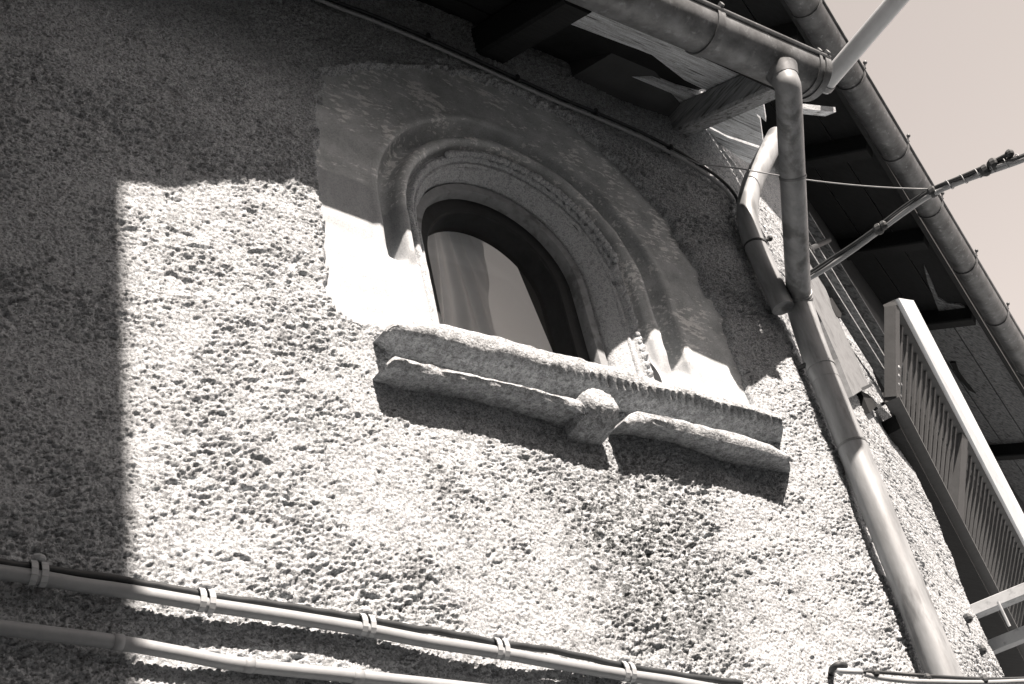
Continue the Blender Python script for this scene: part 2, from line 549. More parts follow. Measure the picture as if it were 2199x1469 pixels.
wx, wy, wnx, wny = wall_frame(u)
sh = (nz, nu)
mm = ST * 1000
ANG = math.radians(9)
A = gnoise(sh, 5.0 / mm, 1.7 / mm, ANG)          # short slanting drag marks of the thrown render
A2 = gnoise(sh, 2.6 / mm, 1.9 / mm, ANG)
B = gnoise(sh, 1.8 / mm, 1.5 / mm, 0)
C_ = gnoise(sh, 34 / mm, 16 / mm, ANG)
C2 = gnoise(sh, 60 / mm, 45 / mm, 0)
D = gnoise(sh, 130 / mm, 90 / mm, 0)
P1 = gnoise(sh, 13 / mm, 6 / mm, ANG)
P2 = gnoise(sh, 10 / mm, 8 / mm, .5)
X2, Z2 = np.meshgrid(wx, z)
st_c = wpt(1390, 1190)
stain = smooth01(1.2, .3, np.sqrt(((X2 - st_c[0]) / .42)**2 + ((Z2 - st_c[2]) / .48)**2))
dens = .50 * C2 + .25 * D + .30 * C_ + .75 * stain - .12
h = -.0058 * smooth01(.75, 1.45, A + dens) - .0044 * smooth01(.95, 1.6, A2 + dens) + .0011 * B
h += .0018 * C_ + .005 * D + .0012 * np.tanh(A2)
pit = smooth01(1.9, 2.5, P1 + .5 * C2 + .35 * stain) + smooth01(2.0, 2.5, P2 + .5 * C2)
h -= .0075 * np.clip(pit, 0, 1)
h += .0075
# under the surround the render stops with a ragged edge
sd = poly_sd(X2, Z2, OUTL) + .008 * gnoise(sh, 18 / mm, 18 / mm) + .004 * gnoise(sh, 6 / mm, 6 / mm)
bz = (X2 < XA)
dip = np.where(bz, smooth01(.006, -.030, sd), 0)
edge_lump = np.where(bz, np.exp(-((sd - .012) / .012)**2), 0) * .002
h = (h + edge_lump) * (1 - dip) - .05 * dip
# fade displacement off where the grid is coarse
fz = smooth01(2.64, 2.70, z) * smooth01(5.66, 5.60, z)
fu = smooth01(.5, .6, u) * np.where(u > U_END + .2, 0, 1)
h *= fz[:, None] * fu[None, :]
VX = X2 + wnx[None, :] * h
VY = np.broadcast_to(wy, sh) + wny[None, :] * h
co = np.stack([VX, VY, Z2], -1).reshape(-1, 3).astype(np.float32)
idx = np.arange(nz * nu).reshape(sh)
q = np.stack([idx[:-1, :-1], idx[:-1, 1:], idx[1:, 1:], idx[1:, :-1]], -1).reshape(-1, 4)
# the opening behind the surround
rr = np.where(Z2 > 4.45, np.hypot(X2 - 2.36, Z2 - 4.45), np.abs(X2 - 2.36))
hole = (rr < .60) & (Z2 > 4.02) & bz
hq = hole.reshape(-1)[q].all(1)
q = q[~hq]
me = bpy.data.meshes.new('render_wall')
me.vertices.add(len(co)); me.vertices.foreach_set('co', co.ravel())
me.loops.add(q.size); me.loops.foreach_set('vertex_index', q.ravel().astype(np.int32))
me.polygons.add(len(q)); me.polygons.foreach_set('loop_start', np.arange(0, q.size, 4, dtype=np.int32))
me.update(calc_edges=True)
me.materials.append(M_render)
me.shade_smooth()
rw = bpy.data.objects.new('render_wall', me); COL.objects.link(rw)
rw.parent = house; rw.location = tuple(-np.array(house.location))

# ------------------------------------------------------------------ the window surround, swept round the arch
def arch_grid(prof, zb, nj=60, na=120):
    """prof: list of (r, y) ; returns vertex grid [along][profile] for jamb - arch - jamb"""
    rows = []
    nprof = len(prof)
    def cen(r):
        k = min(max((r - .37) / .17, 0), 1)
        return 2.333 + .037 * k, 4.435 + .012 * k
    for i in range(nj):
        t = i / nj
        rows.append(('L', t))
    for i in range(na + 1):
        rows.append(('A', i / na))
    for i in range(1, nj + 1):
        rows.append(('R', i / nj))
    out = np.zeros((len(rows), nprof, 3)); par = []
    for i, (k, t) in enumerate(rows):
        for j, (r, y) in enumerate(prof):
            cx_, cz_ = cen(r)
            if k == 'L':
                p = (cx_ - r, y, zb + (cz_ - zb) * t)
            elif k == 'A':
                a = math.pi * (1 - t)
                p = (cx_ + r * math.cos(a), y, cz_ + r * math.sin(a))
            else:
                p = (cx_ + r, y, cz_ + (zb - cz_) * t)
            out[i, j] = p
        par.append((k, t))
    return out, par


def grid_faces(n, m, off=0):
    return [(off + i*m + j, off + i*m + j + 1, off + (i+1)*m + j + 1, off + (i+1)*m + j) for i in range(n - 1) for j in range(m - 1)]


def grid_mesh(name, G, m, parent, smooth=True):
    n_, m_, _ = G.shape
    o = link(name, G.reshape(-1, 3), grid_faces(n_, m_), m, parent, smooth)
    return o


def densify(prof, k):
    out = []
    for a, b in zip(prof[:-1], prof[1:]):
        for i in range(k):
            t = i / k; out.append((a[0] + (b[0]-a[0])*t, a[1] + (b[1]-a[1])*t))
    out.append(prof[-1]); return out


ZB = 3.96
# flat band and the two grooves with the roll between
prof = densify([(.93, .014), (.80, .013), (.66, .012), (.585, .012)], 6)[:-1] + densify([(.585, .012), (.566, .007), (.552, .010), (.545, .036), (.530, .062), (.508, .074),
        (.489, .062), (.479, .034), (.472, .010), (.462, -.003), (.446, -.004), (.435, .006), (.429, .028), (.4235, .036)], 2)
G, par = arch_grid(prof, ZB, 70, 150)
jn = gnoise(G.shape[:2], 3, 2)
jn2 = gnoise(G.shape[:2], 14, 8)
zz = G[:, :, 2]
stop = smooth01(4.285, 4.235, zz)                                  # grooves run out above the sill
right = (np.arange(G.shape[0]) > 220)[:, None]
stop = np.where(right, smooth01(4.16, 4.07, zz), stop)
joint = np.where(right, np.exp(-((zz - 4.455) / .007)**2), np.exp(-((zz - 4.60) / .0)**2) if False else 0)
flat = np.where(np.array([p_[0] for p_ in prof])[None, :] > .57, G[:, :, 1], .010)
G[:, :, 1] = G[:, :, 1] * (1 - stop) + flat * stop
G[:, :, 1] += .0009 * jn + .0018 * jn2 + joint * np.where(np.array([p_[0] for p_ in prof])[None, :] < .48, .018, 0)
surround = grid_mesh('window_surround', G, M_plaster, house)

# studded carved band, fillet and splayed reveal
prof2 = [(.4235, .036), (.419, .038), (.415, .030), (.411, .020), (.405, .013), (.398, .012), (.392, .018), (.388, .028), (.385, .034), (.381, .033), (.377, .030), (.372, .032), (.369, .040)]
prof2 = densify(prof2, 2)
G2, par2 = arch_grid(prof2, ZB, 110, 300)
arc = np.concatenate([[0], np.cumsum(np.linalg.norm(np.diff(G2[:, 8], axis=0), axis=1))])
pr = np.array([p_[0] for p_ in prof2])
band = np.exp(-((pr - .401) / .010)**2)[None, :]
ph = arc[:, None] / .034 + (pr[None, :] - .4) * 20
knob = (.5 + .5 * np.cos(2 * math.pi * ph)) ** .7
up = smooth01(.36, .72, arc / arc[-1])                             # the knobs stay crisp on the right and are worn on the left
wear = (.25 + .75 * up)[:, None]
G2[:, :, 1] += band * (.014 * (1 - knob) * wear) + .0018 * gnoise(G2.shape[:2], 3, 2) * (.5 + band)
zz2 = G2[:, :, 2]; rt = (np.arange(G2.shape[0]) > 330)[:, None]
G2[:, :, 1] += np.where(rt, np.exp(-((zz2 - 4.455) / .009)**2), 0) * .022 * (pr[None, :] > .374)
lft = (np.arange(G2.shape[0]) < 105)[:, None]
G2[:, :, 1] = np.where(lft, G2[:, :, 1] * .6 + .006, G2[:, :, 1])
grid_mesh('carved_band', G2, M_stone, house)

mb = MB()
for i in range(52):
    t = .30 + .62 * i / 51
    if abs(t - .30) < .001: continue
    a = math.pi * (1 - t)
    q_ = (random.uniform(.9, 1.15))
    c = (2.337 + .401 * math.cos(a), .008 + random.uniform(-.002, .002), 4.437 + .401 * math.sin(a))
    mb.sphere(c, .0125 * q_, 7, 5, (1, .9, 1))
for i in range(13):
    mb.sphere((2.337 + .400, .021 + random.uniform(-.002, .003), 4.39 - .031 * i), .0115 * random.uniform(.8, 1.1), 7, 5, (1, .8, 1.1))
mb.build('carved_beads', M_stone, house, True)['kind'] = 'stuff'

prof3 = densify([(.369, .040), (.360, .048), (.350, .060), (.340, .072), (.336, .086), (.334, .105), (.330, .140)], 4)
G3, _ = arch_grid(prof3, ZB, 70, 150)
G3[:, :, 0] -= (.030 * np.linspace(0, 1, G3.shape[1]))[None, :]
rn = gnoise(G3.shape[:2], 4, 3)
cxz = np.array([2.333, 4.435])
for i in range(G3.shape[0]):
    for j in range(G3.shape[1]):
        d = G3[i, j, [0, 2]] - (cxz if G3[i, j, 2] > cxz[1] else np.array([cxz[0], G3[i, j, 2]]))
        d = d / (np.linalg.norm(d) + 1e-9)
        k = .0013 * rn[i, j] * min(1, j / 4)
        G3[i, j, 0] += d[0] * k; G3[i, j, 2] += d[1] * k
grid_mesh('window_reveal', G3, M_stone, house)

# ------------------------------------------------------------------ window frame, sash, pane, curtain
def arch_solid(prof_closed, zb, name, m, parent, nj=12, na=60):
    G_, _ = arch_grid(prof_closed + [prof_closed[0]], zb, nj, na)
    G_[:, :, 0] -= .028
    return grid_mesh(name, G_, m, parent, smooth=False)


fr = arch_solid([(.326, .080), (.298, .080), (.296, .083), (.296, .135), (.326, .135)], ZB, 'window_frame', M_frame, house)
smooth_by_angle(fr, 35)
sa = arch_solid([(.330, .117), (.300, .120), (.252, .124), (.246, .130), (.240, .215), (.330, .215)], ZB, 'sash', M_sash, fr)
smooth_by_angle(sa, 35)


def arch_sheet(r, y, zb, na=40):
    cx_, cz_ = 2.333, 4.435
    pts = [(cx_ - r, y, zb)] + [(cx_ + r * math.cos(math.pi * (1 - i / na)), y, cz_ + r * math.sin(math.pi * (1 - i / na))) for i in range(na + 1)] + [(cx_ + r, y, zb)]
    return pts


MB().plate([(p_[0] - .028, p_[1], p_[2]) for p_ in arch_sheet(.252, .195, ZB)], (0, 1, 0), .004).build('pane', M_glass, fr)
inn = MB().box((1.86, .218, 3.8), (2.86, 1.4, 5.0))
del inn.f[3]; del inn.f[2]                             # open towards the pane; back left off to let sky light through the curtain
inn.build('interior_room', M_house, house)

cur = thing('curtain', 'grey folded curtain filling the left of the arched window pane', 'curtain', (2.33, .25, 3.9))
ncx, ncz = 160, 60
V = []; Fq = []
for j in range(ncz + 1):
    zc = 3.93 + .90 * j / ncz
    k = j / ncz
    for i in range(ncx + 1):
        t = i / ncx
        # the right edge is drawn back so the pane shows an opening there
        edge = 2.50 - .13 * smooth01(4.10, 4.34, zc) + .03 * smooth01(4.40, 4.62, zc) + .10 * smooth01(4.13, 4.07, zc)
        x0 = 1.97
        x = x0 + (edge - x0) * t
        # folds radiate from a peak near the head of the window
        fan = (x - 2.21) / (.30 + .70 * (1 - k)) + .06 * (1 - k)
        am = (.35 + .65 * (1 - k))
        fold = .030 * am * math.sin(46 * fan + .7) + .016 * am * math.sin(97 * fan + 2.0) + .008 * math.sin(23 * x + 5 * zc)
        V.append((x, .262 + fold * (1 - .8 * smooth01(.82, 1, t)), zc))
Fq = grid_faces(ncz + 1, ncx + 1)
link('hanging_cloth', V, Fq, M_curtain, cur, True)
cu2 = thing('inner_curtain', 'bright flat cloth showing beside the drawn edge of the folded curtain', 'curtain', (2.50, .25, 4.1))
cs_ = [(.215, 2.395, 4.70), (.205, 2.47, 4.62), (.202, 2.53, 4.40), (.204, 2.575, 4.10)]
V = []
for j in range(25):
    t = j / 24
    zc = 4.80 - .68 * t
    for i in range(21):
        u_ = i / 20
        x = 2.27 + (.31 + .12 * t) * u_
        V.append((x, .318 + .05 * (u_ - .55)**2 + (.02 if u_ < .3 else 0) * (1 - u_ / .3), zc))
link('hanging_cloth', V, grid_faces(25, 21), M_curtain2, cu2, True)

# ------------------------------------------------------------------ sill and its ledges
def ledge(name, top_px, mid_px, bot_px, p, parent, m, n=140, back=.03, tooth=0.0, seed=1, rnd=.012):
    """a projecting stone course: front face between top and mid lines (at y=-p), underside back to the wall at the bot line"""
    def samp(px, y):
        P = np.array([wpt(a, b, y) for a, b in px])
        return P
    T = samp(top_px, -p); Mi = samp(mid_px, -p); Bo = samp(bot_px, 0.0)
    x0 = min(T[0, 0], Mi[0, 0]); x1 = max(T[-1, 0], Mi[-1, 0])
    xs = np.linspace(x0, x1, n)
    zt = np.interp(xs, T[:, 0], T[:, 2]); zm = np.interp(xs, Mi[:, 0], Mi[:, 2])
    bx = np.interp(xs, [x0, x1], [Bo[0, 0], Bo[-1, 0]])
    zb = np.interp(bx, Bo[:, 0], Bo[:, 2])
    pr = []
    K = 16
    rg = np.random.default_rng(seed)
    for i in range(n):
        endk = min(1, min(i, n - 1 - i) / 3)
        er = math.sqrt(max(0, 1 - (1 - endk)**2))
        x = xs[i]; r_ = rnd
        pp = p * (.84 + .16 * er)
        ztt = zm[i] + (zt[i] - zm[i]) * (.6 + .4 * er)
        row = [(x, back, ztt + .004), (x, -.02, ztt + .003), (x, -pp + r_ * 1.3, ztt + .001), (x, -pp + r_ * .4, ztt - r_ * .3), (x, -pp, ztt - r_)]
        for k in (.35, .7):
            row.append((x, -pp - .002, ztt - r_ + (zm[i] - ztt + r_) * k))
        row.append((x, -pp + .001, zm[i] + .002))
        row.append((x, -pp + .006, zm[i] - .006))
        for k in (.2, .4, .6, .8, 1.0):
            row.append((x + (bx[i] - x) * k, -pp * (1 - k) - .004 * math.sin(math.pi * k), zm[i] - .008 + (zb[i] - zm[i] + .008) * k))
        row.append((x, back, zb[i] - .004))
        pr.append(row)
    G_ = np.array(pr)
    nn = rg.standard_normal(G_.shape[:2])
    def flt(w, sx, sy):
        fz_ = np.fft.fftfreq(w.shape[0])[:, None]; fx_ = np.fft.rfftfreq(w.shape[1])[None, :]
        kk = np.exp(-2 * math.pi**2 * ((fz_ * sx)**2 + (fx_ * sy)**2))
        o_ = np.fft.irfft2(np.fft.rfft2(w) * kk, s=w.shape); return o_ / o_.std()
    n1 = flt(nn, 1.6, .8); n2 = flt(rg.standard_normal(G_.shape[:2]), 7, 1.5)
    G_[:, 1:-1, 1] += (.0014 * n1 + .0018 * n2)[:, 1:-1]
    G_[:, 1:-1, 2] += (.0010 * flt(rg.standard_normal(G_.shape[:2]), 1.6, .8) + .0014 * flt(rg.standard_normal(G_.shape[:2]), 9, 3))[:, 1:-1]
    if tooth:
        w_ = .5 + .5 * np.sin(xs / tooth * 2 * math.pi + .8 * np.sin(xs * 40))
        amp = smooth01(2.0, 2.5, xs)
        G_[:, 7, 2] += .011 * w_ * amp; G_[:, 8, 2] += .012 * w_ * amp
        G_[:, 8, 1] += .007 * w_ * amp; G_[:, 9, 1] += .006 * w_ * amp
    m_ = G_.shape[1]
    V_ = list(G_.reshape(-1, 3)); F_ = grid_faces(n, m_)
    F_ += [tuple(range(m_ - 1, -1, -1)), tuple((n - 1) * m_ + k for k in range(m_))]
    o_ = link(name, V_, F_, m, parent, True)
    smooth_by_angle(o_, 50)
    return o_


ledge('window_sill', [(838, 690), (855, 684), (900, 688), (949, 692), (980, 697), (1076, 722), (1149, 743), (1230, 763), (1305, 781), (1371, 799), (1431, 817), (1540, 846), (1608, 866), (1681, 888)],
      [(838, 704), (871, 703), (940, 722), (1008, 738), (1099, 759), (1168, 778), (1230, 793), (1331, 818), (1431, 842), (1532, 868), (1608, 884), (1678, 903)],
      [(838, 768), (917, 786), (1031, 815), (1122, 838), (1250, 868), (1400, 906), (1520, 930), (1600, 945), (1673, 958)], .100, house, M_sill, 220, tooth=.030, seed=3)
ledge('sill_ledge', [(838, 768), (850, 764), (940, 784), (1031, 804), (1122, 827), (1213, 847), (1245, 858), (1262, 878)],
      [(842, 778), (860, 779), (940, 797), (1031, 815), (1145, 842), (1213, 860), (1262, 884)],
      [(835, 832), (850, 840), (940, 848), (1076, 880), (1190, 911), (1263, 922)], .102, house, M_sill, 110, seed=5, rnd=.005)
ledge('sill_ledge', [(1350, 889), (1371, 881), (1482, 905), (1582, 930), (1650, 952), (1698, 974)],
      [(1352, 905), (1406, 902), (1482, 922), (1582, 947), (1650, 966), (1698, 984)],
      [(1362, 940), (1400, 948), (1457, 960), (1557, 995), (1630, 1010), (1696, 1021)], .102, house, M_sill, 90, seed=8, rnd=.005)

# the round-headed corbel between the two ledges
PC = .118
cb0, cb1 = wpt(1266, 870, -PC), wpt(1334, 870, -PC)
ctop = wpt(1297, 831, -PC)[2]; cmid = wpt(1297, 868, -PC)[2]
xc_ = (cb0[0] + cb1[0]) / 2
yb_ = -.076; cdx = 0.0
cft = np.array([xc_, yb_, cmid - .046])
V = []; n_c, m_c = 25, 17
for j in range(m_c):
    k = j / (m_c - 1)
    for i in range(n_c):
        t = i / (n_c - 1); s_ = 2 * t - 1
        x = cb0[0] + (cb1[0] - cb0[0]) * t
        arch_ = math.sqrt(max(0, 1 - s_ * s_))
        zt = ctop - .050 * (1 - arch_)
        zm_ = min(zt - .006, cmid + .012 * (1 - arch_))
        front = PC * (.90 + .10 * arch_)
        if k < .2:
            q_ = k / .2; V.append((x, .03 - (.03 + front * .94) * q_, zt + .001))
        elif k < .45:
            q_ = (k - .2) / .25; V.append((x, -front * (.94 + .06 * math.sin(q_ * math.pi / 2)), zt - (zt - zm_) * q_))
        else:
            q_ = (k - .45) / .55
            q2 = min(1, q_ / .8)
            yq = -front + (front + yb_ * (.9 + .1 * arch_)) * q2 ** 1.2
            zq = zm_ - (zm_ - cft[2] - .010 * (1 - arch_)) * q2
            if q_ > .8:
                yq = yb_ + (.03 - yb_) * (q_ - .8) / .2; zq -= .012 * (q_ - .8) / .2
            V.append((x + cdx * q2, yq, zq))
V = np.array(V).reshape(m_c, n_c, 3)
V[1:-1, :, :] += .0013 * rng.standard_normal(V[1:-1].shape)
F_ = grid_faces(m_c, n_c)
V_ = list(V.reshape(-1, 3))
F_ += [tuple(j * n_c for j in range(m_c)), tuple(j * n_c + n_c - 1 for j in range(m_c - 1, -1, -1))]
cb = link('corbel', V_, F_, M_sill, house, True); smooth_by_angle(cb, 50)

# ------------------------------------------------------------------ the eave of the old house
SOF = .50                                              # the boarding rises this much per metre towards the wall
SN = np.array([0, -SOF, 1.0]); SN /= np.linalg.norm(SN)
SP0 = np.array([0, 0, 5.50])


def sof(px, py, d=0.0):
    return ppt(px, py, SP0 - SN * d, SN)


EX0, EX1 = -6.0, 3.28
# roof deck and tiles above the boards
def slope_box(name, y0, y1, d0, d1, x0, x1, m, parent):
    def P(x, y, d): return np.array([x, y, 5.50 + SOF * y]) + SN * d
    vs_ = [P(x, y, d) for d in (d0, d1) for y in (y0, y1) for x in (x0, x1)]
    return MB().add(vs_, [(0, 2, 3, 1), (4, 5, 7, 6), (0, 1, 5, 4), (2, 6, 7, 3), (0, 4, 6, 2), (1, 3, 7, 5)]).build(name, m, parent)


def roof_sheet(name, edge, d0, d1, m):
    """edge: (x, y) of the front edge from left to right"""
    def P(x, y, d): return np.array([x, y, 5.50 + SOF * y]) + SN * d
    k = len(edge)
    pl_ = [P(x, y, d0) for x, y in edge] + [P(x, 3.0, d0) for x, y in reversed(edge)]
    MB().plate(pl_, SN, d1 - d0).build(name, m, house)


# the roof edge flares out further towards the left: unseen, shaped to bend its wall shadow
roof_sheet('roof_deck', [(EX0, -.80), (.2, -.80), (.95, -.78), (1.48, -.652), (1.80, -.50), (EX1, -.50)], .026, .050, M_gap_shade)
roof_sheet('roof', [(EX0, -.82), (.2, -.82), (.95, -.80), (1.48, -.672), (1.80, -.505), (EX1, -.505)], .052, .085, M_tile)
fa = [wpt(0, 0)] * 0
MB().bar((EX0, -.532, 5.32), (EX1 - .01, -.532, 5.19), .02, .34, UZ).build('fascia_board', M_gap_shade, house)  # filler board added to block sun leaking in behind the gutter

BOARDS = [
    # outer board beside the gutter, with a waney inner edge
    [(1215, -60), (1625, 122), (1645, 262), (1632, 250), (1600, 226), (1520, 196), (1470, 172), (1400, 118), (1310, 84), (1225, 52), (1120, -10)],
    # middle boards
    [(1280, 152), (1400, 172), (1450, 192), (1540, 217), (1612, 230), (1632, 256), (1640, 316), (1560, 290), (1430, 222), (1350, 180)],
    [(1283, 156), (1352, 184), (1432, 226), (1562, 295), (1640, 322), (1618, 358), (1530, 300), (1460, 262), (1380, 218), (1300, 170)],
]
for pts in BOARDS:
    MB().plate([sof(*p_) for p_ in pts], SN, .022).build('soffit_board', M_wood, house)
# boards left of the inner rafter
MB().plate([sof(*p_) for p_ in [(700, -120), (900, -40), (1125, 62), (1170, 30), (960, -80), (760, -180)]], SN, .022).build('soffit_board', M_wood_shade, house)
MB().plate([sof(*p_) for p_ in [(700, -90), (905, -10), (1100, 92), (1122, 66), (900, -36), (700, -112)]], SN, .022).build('soffit_board', M_wood_shade, house)
# rafters
def rafter(x, y0, y1, w, hgt, m, d0=.0, bev=.01):
    def P(y): return np.array([x, y, 5.50 + SOF * y]) - SN * (hgt / 2 + d0)
    return MB().bar(P(y0), P(y1), w, hgt, SN, bev).build('rafter', m, house)


rafter(2.40, .2, -.50, .115, .13, M_wood_shade)
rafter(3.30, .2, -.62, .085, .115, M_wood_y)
rafter(1.40, .2, -.56, .11, .12, M_wood_shade)
rafter(.40, .2, -.56, .11, .12, M_wood_shade)
# small splintered offcut at the roof corner
MB().bar(wpt(1705, 232, -.50), wpt(1783, 240, -.52), .05, .018, SN).build('verge_board', M_wood, house)

# ------------------------------------------------------------------ gutters
def gutter(name, label, p0, p1, r, brackets, m, group, ends=True, outward=None, bolts=False, strap_w=.022):
    p0 = np.array(p0, float); p1 = np.array(p1, float)
    t = th_(p1 - p0); up = UZ
    out = np.array(outward, float)
    root = thing(name, label, 'gutter', (p0 + p1) / 2, group)
    n = 20
    mb = MB(); vs_ = []
    L_ = np.linalg.norm(p1 - p0); ns = max(2, int(L_ / .25))
    for i in range(ns + 1):
        c = p0 + (p1 - p0) * i / ns
        wob = .0015 * math.sin(i * 1.7)
        for rr_ in (r, r - .004):
            for k in range(n + 1):
                a = math.pi * k / n
                vs_.append(c + out * rr_ * math.cos(a) - up * rr_ * math.sin(a) + up * wob)
    m_ = 2 * (n + 1); fs_ = []
    for i in range(ns):
        for k in range(n):
            a = i * m_ + k; fs_.append((a, a + 1, a + m_ + 1, a + m_))
            b = a + n + 1; fs_.append((b, b + m_, b + m_ + 1, b + 1))
        for k in (0, n):
            a = i * m_ + k; b = a + n + 1
            fs_.append((a, a + m_, b + m_, b))
    mb.add(vs_, fs_)
    tr = mb.build('trough', m, root, True); smooth_by_angle(tr, 40)
    MB().tube([p0 + out * (r + .004) + up * .004, p1 + out * (r + .004) + up * .004], .008, 10).build('front_bead', m, root, True)
    if ends:
        for c, sgn in ((p1, 1),):
            vs_ = [c - t * .002]
            for k in range(n + 1):
                a = math.pi * k / n
                vs_.append(c - t * .002 + out * (r - .001) * math.cos(a) - up * (r - .001) * math.sin(a))
            MB().add(vs_, [(0, k + 1, k + 2) for k in range(n)]).build('end_cap', m, root)
    for c, w in brackets:
        c = np.array(c); vs_ = []
        mb = MB()
        nk = 22
        for s in (-w / 2, w / 2):
            for k in range(nk + 1):
                a = math.pi * (-.03 + 1.03 * k / nk)
                for rr_ in (r + .001, r + .006):
                    vs_.append(c + t * s + out * rr_ * math.cos(a) - up * rr_ * math.sin(a))
        m2 = 2 * (nk + 1); fs_ = []
        for k in range(nk):
            a = 2 * k
            fs_ += [(a + 1, a + 3, m2 + a + 3, m2 + a + 1), (a, m2 + a, m2 + a + 2, a + 2), (a, a + 2, a + 3, a + 1), (m2 + a, m2 + a + 1, m2 + a + 3, m2 + a + 2)]
        mb.add(vs_, fs_)
        tip = c + out * (r + .010) + up * .008
        mb.bar(tip, tip + up * .018 - out * .004, w * .8, .012, t)
        if bolts:
            mb.bar(tip + up * .008, tip + up * .030 + out * .012, .008, .008, t)
            mb.sphere(tip + up * .034 + out * .014, .011, 8, 5)
        br = mb.build('gutter_bracket', m, root, True); smooth_by_angle(br, 40)
    return root


def th_(v):
    v = np.array(v, float); return v / np.linalg.norm(v)


YG = -.60
gl1 = wpt(1790, 128, YG - .08); gl0 = wpt(1500, 0, YG - .08)
# front lip seen at these pixels; the trough's axis is one radius behind it
lipR = wpt(1778, 123, -.71); lipL = wpt(1500, 0, -.681)
RG = .083
lipd = (lipR - lipL) / (lipR[0] - lipL[0])
def g1axis(x): return lipR + lipd * (x - lipR[0]) + np.array([0, RG + .004, -.004])
gB = g1axis(lipR[0] + .008); gA = g1axis(-1.0)
g1z = gB[2]; YG = gB[1]
bx1 = wpt(1552, 25, -.69)[0]
gut1 = gutter('rain_gutter', 'half-round zinc gutter along the near eave above the arched window', gA, gB, RG,
              [(g1axis(bx1), .030), (g1axis(gB[0] - .012), .026), (g1axis(gB[0] - .045), .012), (g1axis(bx1 - .75), .03), (g1axis(bx1 - 1.5), .03)], M_zinc, 'rain gutters along the eaves', outward=(0, -1, 0))

# the upper gutter of the adjoining roof, running away to the lower right
DZ2 = 6.8
h1 = zpt(1862, 160, DZ2); h2 = hpt(2166, 669, h1[2])
gdir = th_(h2 - h1); gout = np.cross(gdir, UZ); gout = gout * (1 if gout @ NX > 0 else -1)
R2 = .068
def on_gutter2(px, py):
    """point of the lip line nearest a pixel"""
    r_ = ray(px, py); nrm = np.cross(gdir, np.cross(r_, gdir))
    t_ = np.dot(CAM - h1, np.cross(r_, np.cross(gdir, r_))) / np.dot(gdir, np.cross(r_, np.cross(gdir, r_)))
    return h1 + gdir * t_
ax = lambda p: p - gout * (R2 + .006)
br2 = [(ax(on_gutter2(*p_)), .018) for p_ in [(1760, -5), (1852, 154), (1946, 310), (2021, 432), (2090, 557), (2160, 669), (2225, 780)]]
gut2 = gutter('rain_gutter', 'half-round gutter of the upper roof running down against the sky', ax(h1 - gdir * 1.3), ax(h1 + gdir * 5.0), R2, br2, M_copper, 'rain gutters along the eaves', outward=gout, bolts=True)

# ------------------------------------------------------------------ downpipes
def pipe_part(root, name, pts, r, m, n=18):
    return MB().tube(pts, r, n).build(name, m, root, True)


dp = thing('downpipe', 'long downpipe from the near gutter slanting back to the corner and down', 'downpipe', (3.45, -.1, 0), 'downpipes at the house corner')
YP = -.060
PTX = 3.085
e_top = wpt(1716, 650, YP - .01); e_bot = wpt(1762, 790, YP)
ptop = np.array([PTX, YG, g1z - RG]);
low = np.array([e_bot[0], YP, 0.02])
p_upper = [ptop + UZ * .02, ptop - UZ * .035] + [ptop - UZ * .05 + (e_top - ptop + UZ * .05) * k for k in (.03, .25, .5, .75, .97)]
up_t = MB().tube(spline(p_upper, 4), .044, 20); smooth_by_angle(up_t.build('pipe_section', M_pipe, dp, True), 50)
el_pts = spline([e_top + (ptop - e_top) * .05, e_top, e_top + (e_bot - e_top) * .45 + np.array([0, .003, 0]), e_bot, e_bot - UZ * .06], 6)
smooth_by_angle(MB().tube(el_pts, .0485, 20).build('elbow', M_pipe, dp, True), 50)
j1 = wpt(1836, 975, YP)
xlow = [np.array([e_bot[0] + .0, YP, zz_]) for zz_ in (e_bot[2] - .02, j1[2])]
smooth_by_angle(MB().tube([xlow[0], xlow[1] + UZ * .002], .0475, 20).build('pipe_section', M_pipe, dp, True), 50)
smooth_by_angle(MB().tube([xlow[1] + UZ * .03, low], .0500, 20).build('pipe_section', M_pipe, dp, True), 50)
def ring(root, c, ax_, r, w, m, name='joint_ring'):
    return smooth_by_angle(MB().tube([np.array(c) - th_(ax_) * w / 2, np.array(c) + th_(ax_) * w / 2], r, 20).build(name, m, root, True), 50)
du = e_top - ptop
ring(dp, ptop - UZ * .05 + (du + UZ * .05) * .40, du, .0465, .008, M_zinc)
ring(dp, e_top + (ptop - e_top) * .02, du, .0505, .010, M_zinc)
ring(dp, e_bot + UZ * .0, UZ, .0510, .012, M_pipe)
ring(dp, xlow[1] + UZ * .03, UZ, .0515, .008, M_zinc)
smooth_by_angle(MB().tube([ptop + UZ * .030, ptop - UZ * .015], [.058, .047], 20).build('outlet', M_zinc, dp, True), 50)
for zc in (2.2,):
    MB().tube([np.array([e_bot[0], YP, zc]), np.array([e_bot[0], .05, zc])], .008, 8).build('pipe_clamp', M_iron, dp)
# pipe standoff bracket near the top of the wall
MB().tube([np.array([e_bot[0] - .03, YP, e_bot[2] + .02]), np.array([e_bot[0] - .05, .03, e_bot[2] + .03])], .009, 8).build('pipe_clamp', M_iron, dp)

